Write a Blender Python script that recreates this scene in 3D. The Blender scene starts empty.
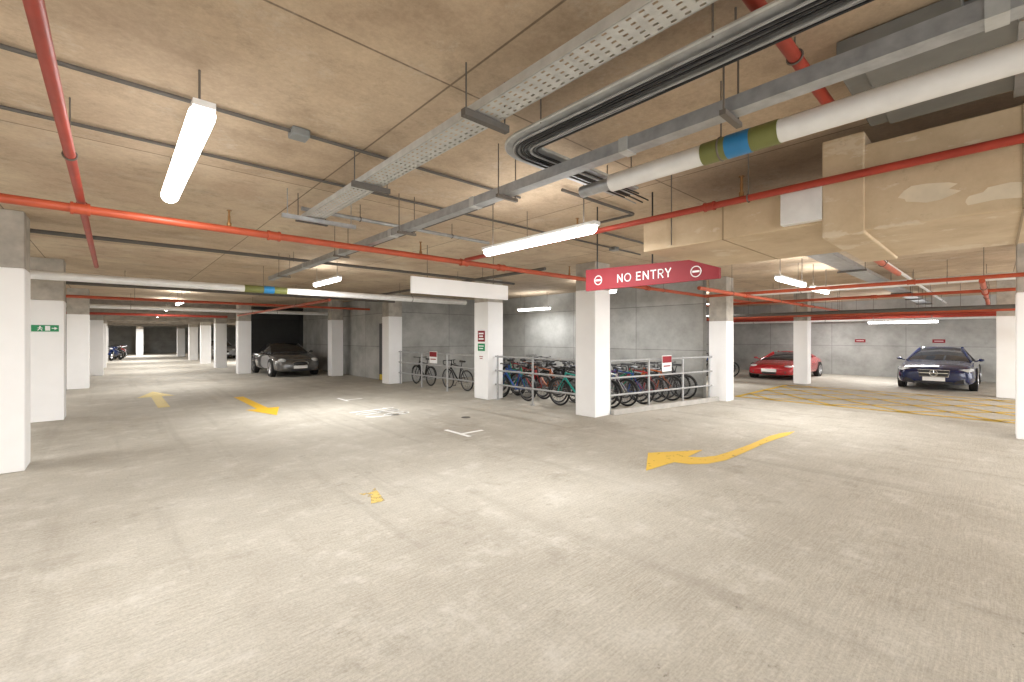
import bpy, bmesh, math, random
from mathutils import Vector, Matrix
from mathutils.geometry import tessellate_polygon
RND = random.Random(7)
SC = bpy.context.scene
COL = SC.collection
PI = math.pi
SC.view_settings.view_transform = 'Standard'
F, CH, HY = 440.0, 1.6, 337.0
YAW = math.radians(42.2)
SN, CS = math.sin(YAW), math.cos(YAW)
CEIL = 3.1

def at(px, py, z=0.0):
    d = F*(CH-z)/(py-HY); l = (px-512)/F*d
    return (d*SN+l*CS, d*CS-l*SN, z)

# ------------------------------------------------------------------ materials
def new_mat(name):
    m = bpy.data.materials.new(name); m.use_nodes = True
    nt = m.node_tree; b = nt.nodes['Principled BSDF']
    return m, nt, b
def nd(nt, t, **kw):
    n = nt.nodes.new(t)
    for k, v in kw.items(): setattr(n, k, v)
    return n
def ramp(nt, fac, stops):
    r = nd(nt, 'ShaderNodeValToRGB')
    e = r.color_ramp.elements
    while len(e) < len(stops): e.new(0.5)
    for i, (p, c) in enumerate(stops):
        e[i].position = p; e[i].color = (*c, 1)
    nt.links.new(fac, r.inputs[0]); return r.outputs[0]
def noise(nt, vec, scale, detail=4, rough=.55):
    n = nd(nt, 'ShaderNodeTexNoise'); n.inputs['Scale'].default_value = scale
    n.inputs['Detail'].default_value = detail; n.inputs['Roughness'].default_value = rough
    nt.links.new(vec, n.inputs['Vector']); return n.outputs['Fac']
def mix(nt, fac, a, b, mode='MIX'):
    n = nd(nt, 'ShaderNodeMix', data_type='RGBA', blend_type=mode)
    for sock, v in ((n.inputs[0], fac), (n.inputs[6], a), (n.inputs[7], b)):
        if isinstance(v, (int, float)): sock.default_value = v
        elif isinstance(v, tuple): sock.default_value = (*v, 1)
        else: nt.links.new(v, sock)
    return n.outputs[2]
def objvec(nt, swz=None, scale=None, rot=None, loc=None):
    tc = nd(nt, 'ShaderNodeTexCoord'); v = tc.outputs['Object']
    if swz:
        s = nd(nt, 'ShaderNodeSeparateXYZ'); c = nd(nt, 'ShaderNodeCombineXYZ')
        nt.links.new(v, s.inputs[0])
        for i, a in enumerate(swz): nt.links.new(s.outputs['XYZ'.index(a)], c.inputs[i])
        v = c.outputs[0]
    if scale:
        mp = nd(nt, 'ShaderNodeMapping'); mp.inputs['Scale'].default_value = scale
        if rot: mp.inputs['Rotation'].default_value = rot
        if loc: mp.inputs['Location'].default_value = loc
        nt.links.new(v, mp.inputs[0]); v = mp.outputs[0]
    return v
def add_bump(nt, b, h, strength=.3, dist=.01):
    n = nd(nt, 'ShaderNodeBump'); n.inputs['Strength'].default_value = strength
    n.inputs['Distance'].default_value = dist
    nt.links.new(h, n.inputs['Height']); nt.links.new(n.outputs[0], b.inputs['Normal'])

def simple(name, col, rough=.5, metal=0.0, var=.12, scale=6.0, coat=0.0, emit=0.0):
    m, nt, b = new_mat(name)
    v = objvec(nt); f = noise(nt, v, scale)
    lo = tuple(c*(1-var) for c in col); hi = tuple(min(1, c*(1+var)) for c in col)
    c = ramp(nt, f, [(.3, lo), (.7, hi)])
    nt.links.new(c, b.inputs['Base Color'])
    b.inputs['Roughness'].default_value = rough; b.inputs['Metallic'].default_value = metal
    if coat: b.inputs['Coat Weight'].default_value = coat
    if emit:
        b.inputs['Emission Color'].default_value = (*col, 1); b.inputs['Emission Strength'].default_value = emit
    return m

def floor_mat():
    m, nt, b = new_mat('brushed_concrete_floor')
    v = objvec(nt)
    big = noise(nt, v, .55, 8, .70)
    c = ramp(nt, big, [(.30, (.37, .343, .295)), (.5, (.44, .414, .362)), (.70, (.51, .486, .435))])
    # fine brushed ridges across the aisle
    br = noise(nt, objvec(nt, None, (1.4, 40, 1)), 1.0, 7, .78)
    c = mix(nt, .18, c, ramp(nt, br, [(.32, (.27, .26, .25)), (.68, (.71, .71, .70))]), 'OVERLAY')
    br2 = noise(nt, objvec(nt, None, (7.0, 95, 1)), 1.0, 5, .8)
    msk = ramp(nt, noise(nt, v, .9, 5, .65), [(.36, (.12, .12, .12)), (.62, (.52, .52, .52))])
    c = mix(nt, msk, c, ramp(nt, br2, [(.32, (.27, .26, .25)), (.68, (.71, .71, .70))]), 'OVERLAY')
    gr = noise(nt, v, 52, 5, .8)
    c = mix(nt, .44, c, ramp(nt, gr, [(.3, (.26, .26, .26)), (.7, (.74, .74, .74))]), 'OVERLAY')
    pale = noise(nt, v, 2.2, 8, .82)
    c = mix(nt, ramp(nt, pale, [(.54, (0, 0, 0)), (.66, (.5, .5, .5))]), c, (.60, .58, .535))
    st = noise(nt, v, 1.5, 9, .82)
    c = mix(nt, ramp(nt, st, [(.545, (0, 0, 0)), (.67, (.5, .5, .5))]), c, (.255, .226, .185))
    tr = noise(nt, objvec(nt, None, (2.4, .13, 1)), 1.25, 5, .62)
    c = mix(nt, ramp(nt, tr, [(.54, (0, 0, 0)), (.67, (.28, .28, .28))]), c, (.245, .22, .185))
    sp = noise(nt, v, 6, 8, .80)
    c = mix(nt, ramp(nt, sp, [(.64, (0, 0, 0)), (.685, (.75, .75, .75))]), c, (.125, .11, .09))
    nt.links.new(c, b.inputs['Base Color'])
    b.inputs['Roughness'].default_value = .85
    b.inputs['Specular IOR Level'].default_value = .3
    add_bump(nt, b, br2, .2, .005)
    return m
def ceiling_mat():
    m, nt, b = new_mat('board_marked_ceiling')
    v = objvec(nt)
    bk = nd(nt, 'ShaderNodeTexBrick'); nt.links.new(objvec(nt, None, (1, 1, 1), None, (.95, .25, 0)), bk.inputs['Vector'])
    bk.offset = 0.0; bk.inputs['Scale'].default_value = 1
    bk.inputs['Brick Width'].default_value = 2.44; bk.inputs['Row Height'].default_value = 2.44
    bk.inputs['Mortar Size'].default_value = .010; bk.inputs['Mortar Smooth'].default_value = .6
    bk.inputs['Color1'].default_value = (.49, .385, .275, 1); bk.inputs['Color2'].default_value = (.59, .48, .355, 1)
    bk.inputs['Mortar'].default_value = (.20, .15, .105, 1)
    c = bk.outputs['Color']
    n1 = noise(nt, v, .9, 9, .74)
    c = mix(nt, .85, c, ramp(nt, n1, [(.3, (.34, .32, .305)), (.7, (.66, .66, .655))]), 'OVERLAY')
    n2 = noise(nt, v, 2.6, 9, .80)
    c = mix(nt, ramp(nt, n2, [(.51, (0, 0, 0)), (.67, (.5, .5, .5))]), c, (.28, .205, .138))
    n3 = noise(nt, v, 1.9, 8, .78)
    c = mix(nt, ramp(nt, n3, [(.55, (0, 0, 0)), (.70, (.5, .5, .5))]), c, (.63, .58, .495))
    n4 = noise(nt, v, 30, 4, .75)
    c = mix(nt, .25, c, ramp(nt, n4, [(.3, (.3, .3, .3)), (.7, (.7, .7, .7))]), 'OVERLAY')
    nt.links.new(c, b.inputs['Base Color']); b.inputs['Roughness'].default_value = .85
    return m
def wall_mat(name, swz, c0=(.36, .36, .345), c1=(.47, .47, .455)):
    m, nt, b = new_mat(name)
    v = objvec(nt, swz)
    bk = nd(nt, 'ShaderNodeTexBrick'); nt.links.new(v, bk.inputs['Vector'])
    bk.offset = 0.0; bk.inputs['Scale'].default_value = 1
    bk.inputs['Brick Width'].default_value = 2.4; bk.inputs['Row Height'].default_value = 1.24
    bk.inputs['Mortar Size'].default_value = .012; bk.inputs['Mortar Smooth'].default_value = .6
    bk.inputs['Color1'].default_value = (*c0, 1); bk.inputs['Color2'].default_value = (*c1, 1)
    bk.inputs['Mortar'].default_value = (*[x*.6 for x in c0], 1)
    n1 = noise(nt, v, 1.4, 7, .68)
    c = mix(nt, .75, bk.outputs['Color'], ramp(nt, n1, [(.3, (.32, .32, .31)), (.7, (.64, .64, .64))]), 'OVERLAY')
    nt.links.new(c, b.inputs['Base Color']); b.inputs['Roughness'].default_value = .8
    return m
def duct_mat():
    m, nt, b = new_mat('kraft_board_duct')
    v = objvec(nt)
    n1 = noise(nt, v, 1.8, 7, .72)
    c = ramp(nt, n1, [(.28, (.48, .36, .225)), (.5, (.59, .46, .305)), (.72, (.67, .545, .38))])
    vo = noise(nt, objvec(nt, None, (1, 1.0, 2.6)), 2.1, 7, .66)
    c = mix(nt, ramp(nt, vo, [(.585, (0, 0, 0)), (.62, (.5, .5, .5))]), c, (.73, .645, .52))
    sc = noise(nt, v, 9, 6, .75)
    c = mix(nt, ramp(nt, sc, [(.62, (0, 0, 0)), (.70, (.5, .5, .5))]), c, (.38, .28, .17))
    nt.links.new(c, b.inputs['Base Color']); b.inputs['Roughness'].default_value = .75
    return m
def paint_mat(name, col, wear, scale=7):
    m, nt, b = new_mat(name)
    v = objvec(nt); f = noise(nt, v, scale, 6, .7)
    b.inputs['Base Color'].default_value = (*col, 1); b.inputs['Roughness'].default_value = .7
    tr = nd(nt, 'ShaderNodeBsdfTransparent'); ms = nd(nt, 'ShaderNodeMixShader')
    nt.links.new(ramp(nt, f, [(wear-.05, (0, 0, 0)), (wear+.06, (1, 1, 1))]), ms.inputs[0])
    out = nt.nodes['Material Output']
    nt.links.new(tr.outputs[0], ms.inputs[1]); nt.links.new(b.outputs[0], ms.inputs[2]); nt.links.new(ms.outputs[0], out.inputs[0])
    return m

MT = dict(
    floor=floor_mat(), ceil=ceiling_mat(),
    wx=wall_mat('cast_concrete_wall', 'YZX'), wy=wall_mat('cast_concrete_wall_cross', 'XZY'),
    dark=wall_mat('dark_opening_wall', 'XZY', (.03, .03, .03), (.045, .045, .045)),  # shade of the bay opening put into the wall's near-black colour
    white=simple('white_column_paint', (.93, .93, .935), .55, 0, .02, 3),
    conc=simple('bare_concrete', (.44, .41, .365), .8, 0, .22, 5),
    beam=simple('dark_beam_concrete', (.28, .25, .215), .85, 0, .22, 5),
    kerb=simple('kerb_concrete', (.46, .44, .41), .8, 0, .15, 5),
    red=simple('red_pipe_paint', (.38, .044, .024), .45, 0, .15, 5),
    orange=simple('orange_red_pipe_paint', (.44, .076, .030), .45, 0, .15, 5),
    galv=simple('galvanised_steel', (.38, .39, .40), .42, .55, .18, 12), railm=simple('grey_rail_steel', (.42, .425, .43), .45, .4, .12, 12),
    tray=simple('zinc_tray', (.52, .53, .52), .42, .35, .12, 12),
    grey=simple('grey_conduit', (.11, .10, .09), .6, .1, .1, 10), rod=simple('dull_hanger_rod', (.14, .12, .10), .6, .1, .1, 10),
    brass=simple('dull_brass', (.30, .16, .06), .45, .6, .1, 10),
    duct=duct_mat(), sheet=simple('dull_sheet_metal', (.25, .265, .265), .45, .45, .2, 3),
    tape=simple('pale_tape', (.68, .585, .44), .65, 0, .12, 6), seam=simple('dark_duct_seam', (.34, .25, .15), .7, 0, .1, 6),  # seam: darker brown for the strips along the duct joints
    foil=simple('white_foil_lagging', (.80, .80, .79), .35, .1, .06, 8),
    olive=simple('olive_band', (.17, .18, .05), .5), blue=simple('blue_band', (.02, .20, .45), .4),
    black=simple('black_rubber', (.012, .012, .012), .55), cable=simple('black_cable', (.018, .018, .02), .45), cable2=simple('grey_cable', (.35, .35, .35), .5),
    plast=simple('black_plastic', (.02, .02, .022), .4), steel=simple('brushed_steel', (.6, .6, .6), .3, .9), wheel=simple('alloy_bicycle_rim', (.17, .17, .175), .4, .6),
    signred=simple('sign_red', (.25, .004, .013), .6, 0, .04), signwhite=simple('sign_white', (.9, .9, .9), .4, 0, .02),
    green=simple('safety_green', (.0, .26, .09), .4, 0, .04),
    yellow=paint_mat('worn_yellow_paint', (.72, .47, .06), .35), yfaint=paint_mat('faded_yellow_paint', (.64, .51, .18), .35, 9),
    wmark=paint_mat('worn_white_paint', (.92, .92, .90), .25),
    tube=simple('lit_tube_cover', (1, 1, .985), .4, 0, 0, 5, 0, 12.0),
    chrome=simple('chrome', (.75, .75, .75), .12, 1.0, .03), glass=simple('tinted_glass', (.012, .014, .018), .06, 0, .1, 3, .6),
    lamp=simple('headlamp_lens', (.80, .83, .85), .1, .2, .1, 20, .8), plate=simple('white_plate', (.92, .92, .90), .4, 0, .03),
    navy=simple('navy_car_paint', (.008, .018, .08), .2, .15, .05, 3, 1), carred=simple('red_car_paint', (.45, .010, .018), .25, .1, .05, 3, 1),
    bronze=simple('dark_grey_car_paint', (.115, .112, .11), .22, .3, .05, 3, 1),
    mblue=simple('blue_motorbike_paint', (.01, .03, .12), .25, .2, .05, 3, 1), csilver=simple('silver_car_paint', (.42, .43, .44), .28, .4, .05, 3, 1),
    fabric=simple('black_soft_top', (.012, .012, .012), .85), rim=simple('alloy_wheel', (.5, .5, .52), .3, .8, .05),
    door=simple('dark_grey_door', (.05, .05, .055), .5), hazard=simple('hazard_yellow', (.7, .5, .02), .5),
)
# ------------------------------------------------------------------ mesh builder
class MB:
    def __init__(s): s.bm = bmesh.new()
    def box(s, c, d, M=None):
        hx, hy, hz = d[0]/2, d[1]/2, d[2]/2
        co = [(x, y, z) for x in (-hx, hx) for y in (-hy, hy) for z in (-hz, hz)]
        vs = []
        for p in co:
            p = Vector(p)
            if M is not None: p = M @ p
            vs.append(s.bm.verts.new(p+Vector(c)))
        for f in ((0, 1, 3, 2), (4, 6, 7, 5), (0, 4, 5, 1), (2, 3, 7, 6), (0, 2, 6, 4), (1, 5, 7, 3)):
            s.bm.faces.new([vs[i] for i in f])
        return s
    def span(s, a, b):
        return s.box([(a[i]+b[i])/2 for i in range(3)], [abs(b[i]-a[i]) for i in range(3)])
    def loft(s, rings, cap=True, closed=False):
        vr = [[s.bm.verts.new(p) for p in r] for r in rings]
        n = len(vr[0]); m = len(vr)
        for i in range(m if closed else m-1):
            a, b = vr[i], vr[(i+1) % m]
            for j in range(n):
                s.bm.faces.new((a[j], a[(j+1) % n], b[(j+1) % n], b[j]))
        if cap and not closed:
            s.bm.faces.new(list(reversed(vr[0]))); s.bm.faces.new(vr[-1])
        return s
    def tube(s, pts, r, n=8, closed=False):
        pts = [Vector(p) for p in pts]
        rings = []; N = len(pts); up = None
        for i, p in enumerate(pts):
            if closed: t = pts[(i+1) % N]-pts[i-1]
            else: t = pts[min(i+1, N-1)]-pts[max(i-1, 0)]
            t.normalize()
            if up is None:
                up = Vector((0, 0, 1)) if abs(t.z) < .9 else Vector((1, 0, 0))
            u = (up-t*up.dot(t)).normalized(); w = t.cross(u); up = u
            rr = r[i] if isinstance(r, (list, tuple)) else r
            rings.append([p+(u*math.cos(2*PI*k/n)+w*math.sin(2*PI*k/n))*rr for k in range(n)])
        return s.loft(rings, True, closed)
    def circ(s, c, axis, R, r, n=28, m=6):
        ax = Vector(axis).normalized(); u = ax.orthogonal().normalized(); w = ax.cross(u)
        return s.tube([Vector(c)+(u*math.cos(2*PI*k/n)+w*math.sin(2*PI*k/n))*R for k in range(n)], r, m, True)
    def cyl(s, a, b, r, n=16): return s.tube([a, b], r, n)
    def ell(s, c, rad, seg=14, rings=8):
        bmesh.ops.create_uvsphere(s.bm, u_segments=seg, v_segments=rings, radius=1,
            matrix=Matrix.Translation(c) @ Matrix.Diagonal((*rad, 1)))
        return s
    def sheet(s, pts):
        pts = [Vector(p) for p in pts]
        vs = [s.bm.verts.new(p) for p in pts]
        for tri in tessellate_polygon([pts]):
            f = s.bm.faces.new([vs[i] for i in tri])
            f.normal_update()
            if f.normal.z < 0: f.normal_flip()
        return s
    def prism(s, pts, off):
        off = Vector(off); a = [Vector(p) for p in pts]
        va = [s.bm.verts.new(p) for p in a]; vb = [s.bm.verts.new(p+off) for p in a]
        n = len(a)
        for tri in tessellate_polygon([a]):
            s.bm.faces.new([va[i] for i in tri]); s.bm.faces.new([vb[i] for i in reversed(tri)])
        for i in range(n): s.bm.faces.new((va[i], va[(i+1) % n], vb[(i+1) % n], vb[i]))
        return s
    def build(s, name, m, parent=None, smooth=True, world=True, sub=0, bevel=0, recalc=True):
        bm = s.bm
        if recalc: bmesh.ops.recalc_face_normals(bm, faces=bm.faces[:])
        for f in bm.faces: f.smooth = smooth
        if smooth and not sub:
            for e in bm.edges:
                if len(e.link_faces) == 2 and e.calc_face_angle(0) > .7: e.smooth = False
        me = bpy.data.meshes.new(name); bm.to_mesh(me); bm.free()
        me.materials.append(m)
        o = bpy.data.objects.new(name, me); COL.objects.link(o)
        if parent is not None:
            o.parent = parent
            if world:
                p = parent
                while p is not None:
                    o.location = Vector(o.location)-Vector(p.location); p = p.parent
        if sub:
            md = o.modifiers.new('sub', 'SUBSURF'); md.levels = sub; md.render_levels = sub
        if bevel:
            md = o.modifiers.new('bev', 'BEVEL'); md.width = bevel; md.segments = 2; md.limit_method = 'ANGLE'
        return o
def tag(o, label, cat, group=None):
    o['label'] = label; o['category'] = cat
    if group: o['group'] = group
    return o
def thing(name, label, cat, loc=(0, 0, 0), rz=0, group=None):
    o = bpy.data.objects.new(name, None); COL.objects.link(o)
    o.empty_display_size = .1
    o.location = loc; o.rotation_euler = (0, 0, rz)
    return tag(o, label, cat, group)
def struct(mb, name, m, **k):
    o = mb.build(name, m, None, False, **k); o['kind'] = 'structure'; return o
def dup(root, loc, rot, label):
    r = root.copy(); COL.objects.link(r); r.location = loc; r.rotation_euler = rot; r['label'] = label
    for ch in list(root.children):
        c = ch.copy(); COL.objects.link(c); c.parent = r
        for g in list(ch.children):
            d = g.copy(); COL.objects.link(d); d.parent = c
    return r
# block lettering from flat strokes, in units of letter height; every letter is a part of its sign
def arc(cx, cy, rx, ry, a0, a1, n=20):
    return [(cx+rx*math.cos(math.radians(a0+(a1-a0)*k/n)), cy+ry*math.sin(math.radians(a0+(a1-a0)*k/n))) for k in range(n+1)]
GLYPH = {
    'N': [[(.08, 0), (.08, 1)], [(.08, .96), (.60, .04)], [(.60, 0), (.60, 1)]],
    'O': [arc(.38, .5, .34, .44, 0, 360, 32)],
    'E': [[(.08, 0), (.08, 1)], [(.0, .94), (.52, .94)], [(.0, .5), (.46, .5)], [(.0, .06), (.52, .06)]],
    'T': [[(.29, 0), (.29, 1)], [(0, .94), (.58, .94)]],
    'R': [[(.08, 0), (.08, 1)], [(.08, .94), (.34, .94)]+arc(.34, .715, .20, .225, 90, -90, 12)+[(.08, .49)], [(.30, .49), (.56, 0)]],
    'Y': [[(.30, 0), (.30, .45)], [(.30, .43), (.03, 1)], [(.30, .43), (.57, 1)]],
    '1': [[(.30, 0), (.30, 1)], [(.30, .95), (.10, .78)]],
    '8': [arc(.30, .73, .22, .20, 0, 360, 24), arc(.30, .28, .26, .24, 0, 360, 24)],
    '9': [arc(.30, .69, .24, .25, 0, 360, 24), [(.54, .69), (.52, .40), (.42, .15), (.20, .05)]],
}
ADV = {'N': .84, 'O': .90, 'E': .70, 'T': .72, 'R': .74, 'Y': .70, ' ': .42, '1': .66, '8': .92, '9': .92}
def letters(s, h, w, M, name, m, parent, xs=1.0):
    tot = sum(ADV[c] for c in s)-.12; x = -tot/2
    for ch in s:
        if ch in GLYPH:
            mb = MB()
            for st in GLYPH[ch]:
                for i in range(len(st)-1):
                    a = Vector(((st[i][0]+x)*h*xs, (st[i][1]-.5)*h, 0)); b = Vector(((st[i+1][0]+x)*h*xs, (st[i+1][1]-.5)*h, 0))
                    t = (b-a).normalized(); n = Vector((-t.y, t.x, 0))*w/2
                    e = t*w*.12 if len(st) > 3 else Vector((0, 0, 0))
                    mb.bm.faces.new([mb.bm.verts.new(p) for p in (a-e-n, b+e-n, b+e+n, a-e+n)])
            o = mb.build(name, m, parent, False, True, recalc=False)
            o.data.transform(M)
        x += ADV[ch]
def face_mx(o):   # facing -X : right is -Y
    return Matrix(((0, 0, -1, o[0]), (-1, 0, 0, o[1]), (0, 1, 0, o[2]), (0, 0, 0, 1)))
def face_my(o):   # facing -Y
    return Matrix(((1, 0, 0, o[0]), (0, 0, -1, o[1]), (0, 1, 0, o[2]), (0, 0, 0, 1)))
def flat_x(o):    # on the floor, read looking +X
    return Matrix(((0, 1, 0, o[0]), (-1, 0, 0, o[1]), (0, 0, 1, o[2]), (0, 0, 0, 1)))

# ------------------------------------------------------------------ setting
XL, XR, YN, YF = -6.5, 23.0, -7.0, 57.0
struct(MB().span((XL, YN, -.2), (XR, YF, 0)), 'floor', MT['floor'])
struct(MB().span((XL, YN, CEIL), (XR, YF, CEIL+.3)), 'ceiling', MT['ceil'])
struct(MB().span((XR, YN, 0), (XR+.2, YF, CEIL)), 'wall_right', MT['wx'])
struct(MB().span((XL-.2, YN, 0), (XL, YF, CEIL)), 'wall_left', MT['wx'])
struct(MB().span((XL, YF, 0), (XR, YF+.2, CEIL)), 'wall_back', MT['wy'])
struct(MB().span((11.5, 5.2, 0), (11.7, 14.2, CEIL)), 'wall_bike_store', MT['wx'])
struct(MB().span((7.4, 14.2, 0), (11.7, 14.4, CEIL)), 'wall_bike_store_end', MT['wy'])
struct(MB().span((11.7, 9.5, 0), (XR, 9.7, CEIL)), 'wall_car_bay', MT['wy'])
struct(MB().span((7.4, 14.4, 0), (7.6, 24.7, CEIL)), 'wall_plant_room', MT['wx'])
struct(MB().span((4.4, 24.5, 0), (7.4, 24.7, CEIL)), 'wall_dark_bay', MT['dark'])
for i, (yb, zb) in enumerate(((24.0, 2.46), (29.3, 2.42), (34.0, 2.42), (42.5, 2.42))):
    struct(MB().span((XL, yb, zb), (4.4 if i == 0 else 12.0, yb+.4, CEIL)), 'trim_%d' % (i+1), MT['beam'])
dr = struct(MB().span((7.34, 14.55, 0), (7.4, 15.45, 2.1)), 'door_1', MT['door'])
MB().tube([(7.33, 14.66, 1.0), (7.28, 14.66, 1.0), (7.28, 14.80, 1.0)], .012).build('door_handle', MT['steel'], dr, world=False)
MB().span((7.33, 14.6, .02), (7.34, 15.4, .22)).build('kick_plate', MT['hazard'], dr, False, False)

# ------------------------------------------------------------------ columns
def column(x0, y0, zw, label, sx=.5, sy=.5):
    o = tag(MB().span((x0, y0, 0), (x0+sx, y0+sy, zw)).build('concrete_column', MT['white'], None, False, bevel=.012), label, 'column', None)
    MB().span((x0+.004, y0+.004, zw), (x0+sx-.004, y0+sy-.004, CEIL)).build('column_head', MT['conc'], o, False, False, bevel=.01)
    return o
column(-1.28, 7.8, 2.42, 'white column cut by the left edge of the photo, nearest of the left row')
column(-1.2, 12.1, 2.3, 'white column of the left row carrying the green exit sign')
column(-1.05, 19.0, 2.3, 'white column of the left row just beyond the one with the green exit sign')
column(-.80, 25, 2.3, 'white column of the left row, fourth from the photo edge')
column(-.75, 31, 2.3, 'white column of the left row, fifth from the photo edge')
column(-.75, 38, 2.3, 'white column of the left row, sixth from the photo edge')
column(-.75, 46, 2.3, 'white column at the far end of the left row')
column(7.06, 5.34, 2.55, 'white corner column of the bicycle store beneath the no entry sign')
column(7.06, 8.69, 2.5, 'white column with red and green notices beside the bicycle store', .5, .58)
column(6.92, 13.85, 2.3, 'white column at the far end of the bicycle store railing beside the dark door', .5, .5)
column(11.25, 4.5, 2.0, 'white column with bare concrete head at the right end of the bicycle railing', .44, .44)
column(17.36, 4.3, 2.15, 'slim white column standing in front of the red car', .42, .42)
column(17.3, -.4, 2.15, 'white column just right of the navy car', .42, .42)
column(10.5, -.70, 2.3, 'white column cut by the right edge of the photo')
column(6.6, 18.2, 2.3, 'white column to the right of the dark grey convertible', .46, .46)
column(4.0, 22, 2.3, 'white column to the left of the dark grey convertible', .5, .5)
column(3.9, 27, 2.3, 'white column in the far corridor, first beyond the dark grey convertible')
column(3.9, 32, 2.3, 'white column in the far corridor, second beyond the dark grey convertible')
column(3.9, 37.5, 2.3, 'white column in the far corridor, third beyond the dark grey convertible')
column(3.9, 45, 2.3, 'white column in the far corridor, farthest on its right side')
column(1.5, 51, 2.3, 'white column standing near the middle of the far corridor end')

# ------------------------------------------------------------------ floor paint
def flat(name, pts, m, label, cat, group=None):
    return tag(MB().sheet([(p[0], p[1], .004) for p in pts]).build(name, m, None, False, recalc=False), label, cat, group)
big = [(648, 453), (703, 450), (688, 457), (702, 457.5), (716, 456), (732, 451), (750, 444.5), (770, 436), (782, 433), (795, 431.5),
       (789, 435), (766, 443), (744, 453), (726, 460.5), (708, 464), (690, 464.5), (674, 462.5), (646, 471)]
flat('floor_arrow', [at(*p) for p in big], MT['yellow'], 'large curved yellow arrow painted on the floor before the no entry sign', 'floor arrow')
def straight(x, y0, y1, w=.11, hw=.34, hl=1.15):
    hb = y1-math.copysign(hl, y1-y0)
    return [(x-w, y0), (x+w, y0), (x+w, hb), (x+hw, hb), (x, y1), (x-hw, hb), (x-w, hb)]
flat('floor_arrow', straight(2.48, 13.6, 9.9), paint_mat('bright_yellow_paint', (.74, .45, .02), .31), 'bright yellow straight arrow pointing toward the camera left of the white bay marks', 'floor arrow')
flat('floor_arrow', straight(.86, 12.7, 16.6, .11, .40, 1.5), MT['yfaint'], 'pale yellow straight arrow pointing away down the left corridor', 'floor arrow')
fa = [at(*p) for p in [(359, 494), (370, 493), (375, 488), (385, 501), (371, 504), (371, 498)]]
flat('floor_arrow', fa, paint_mat('ghost_yellow_paint', (.64, .47, .13), .47, 9), 'small worn yellow arrow remnant in the middle of the near floor', 'floor arrow')
def lmark(c, label):
    x, y = c
    pts = [(x, y-.25), (x+.08, y-.25), (x+.08, y-.04), (x+.5, y-.04), (x+.5, y+.04), (x+.08, y+.04), (x+.08, y+.45), (x, y+.45)]
    flat('bay_mark', pts, MT['wmark'], label, 'floor mark')
lmark((4.2, 5.93), 'white bay corner mark nearest the camera, below the column with notices')
lmark((4.3, 11.1), 'white bay corner mark farthest from the camera, beyond the bay number')
t = thing('bay_number', 'white painted bay number on the floor between the white bay marks', 'number', (4.2, 8.75, 0))
letters('189', 1.0, .075, flat_x((4.2, 8.75, .004)), 'digit', MT['wmark'], t, .47)
hb = MB()
def strip(mb, a, b, w=.09):
    a, b = Vector((*a, .004)), Vector((*b, .004)); t = (b-a).normalized(); n = Vector((-t.y, t.x, 0))*w/2
    mb.sheet([a+n, a-n, b-n, b+n])
hx0, hx1, hy0, hy1 = 12.4, 16.6, -1.4, 4.7
for a, b in (((hx0, hy0), (hx1, hy0)), ((hx0, hy1), (hx1, hy1)), ((hx0, hy0), (hx0, hy1)), ((hx1, hy0), (hx1, hy1))): strip(hb, a, b, .14)
def cl(xa, ya, xb, yb):
    lo, hi = sorted(((hy0-ya)/(yb-ya), (hy1-ya)/(yb-ya)))
    t0, t1 = max(0, lo), min(1, hi)
    if t1-t0 < .06: return None
    return (xa+(xb-xa)*t0, ya+(yb-ya)*t0), (xa+(xb-xa)*t1, ya+(yb-ya)*t1)
for sgn in (1, -1):
    for k in range(-5, 8):
        c = k*1.3
        ya = hy0+c if sgn > 0 else hy0+c+4.2
        r = cl(hx0, ya, hx1, ya+sgn*4.2)
        if r: strip(hb, r[0], r[1], .11)
tag(hb.build('hatched_box', paint_mat('hatch_yellow_paint', (.62, .40, .03), .35, 9), None, False, recalc=False), 'faded yellow cross-hatched box painted on the floor before the parked cars', 'floor mark')
tag(MB().cyl((5.2, 7.1, .001), (5.2, 7.1, .006), .09, 20).build('floor_drain', MT['grey']), 'small round drain cover set in the floor by the corner column', 'drain')

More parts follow.
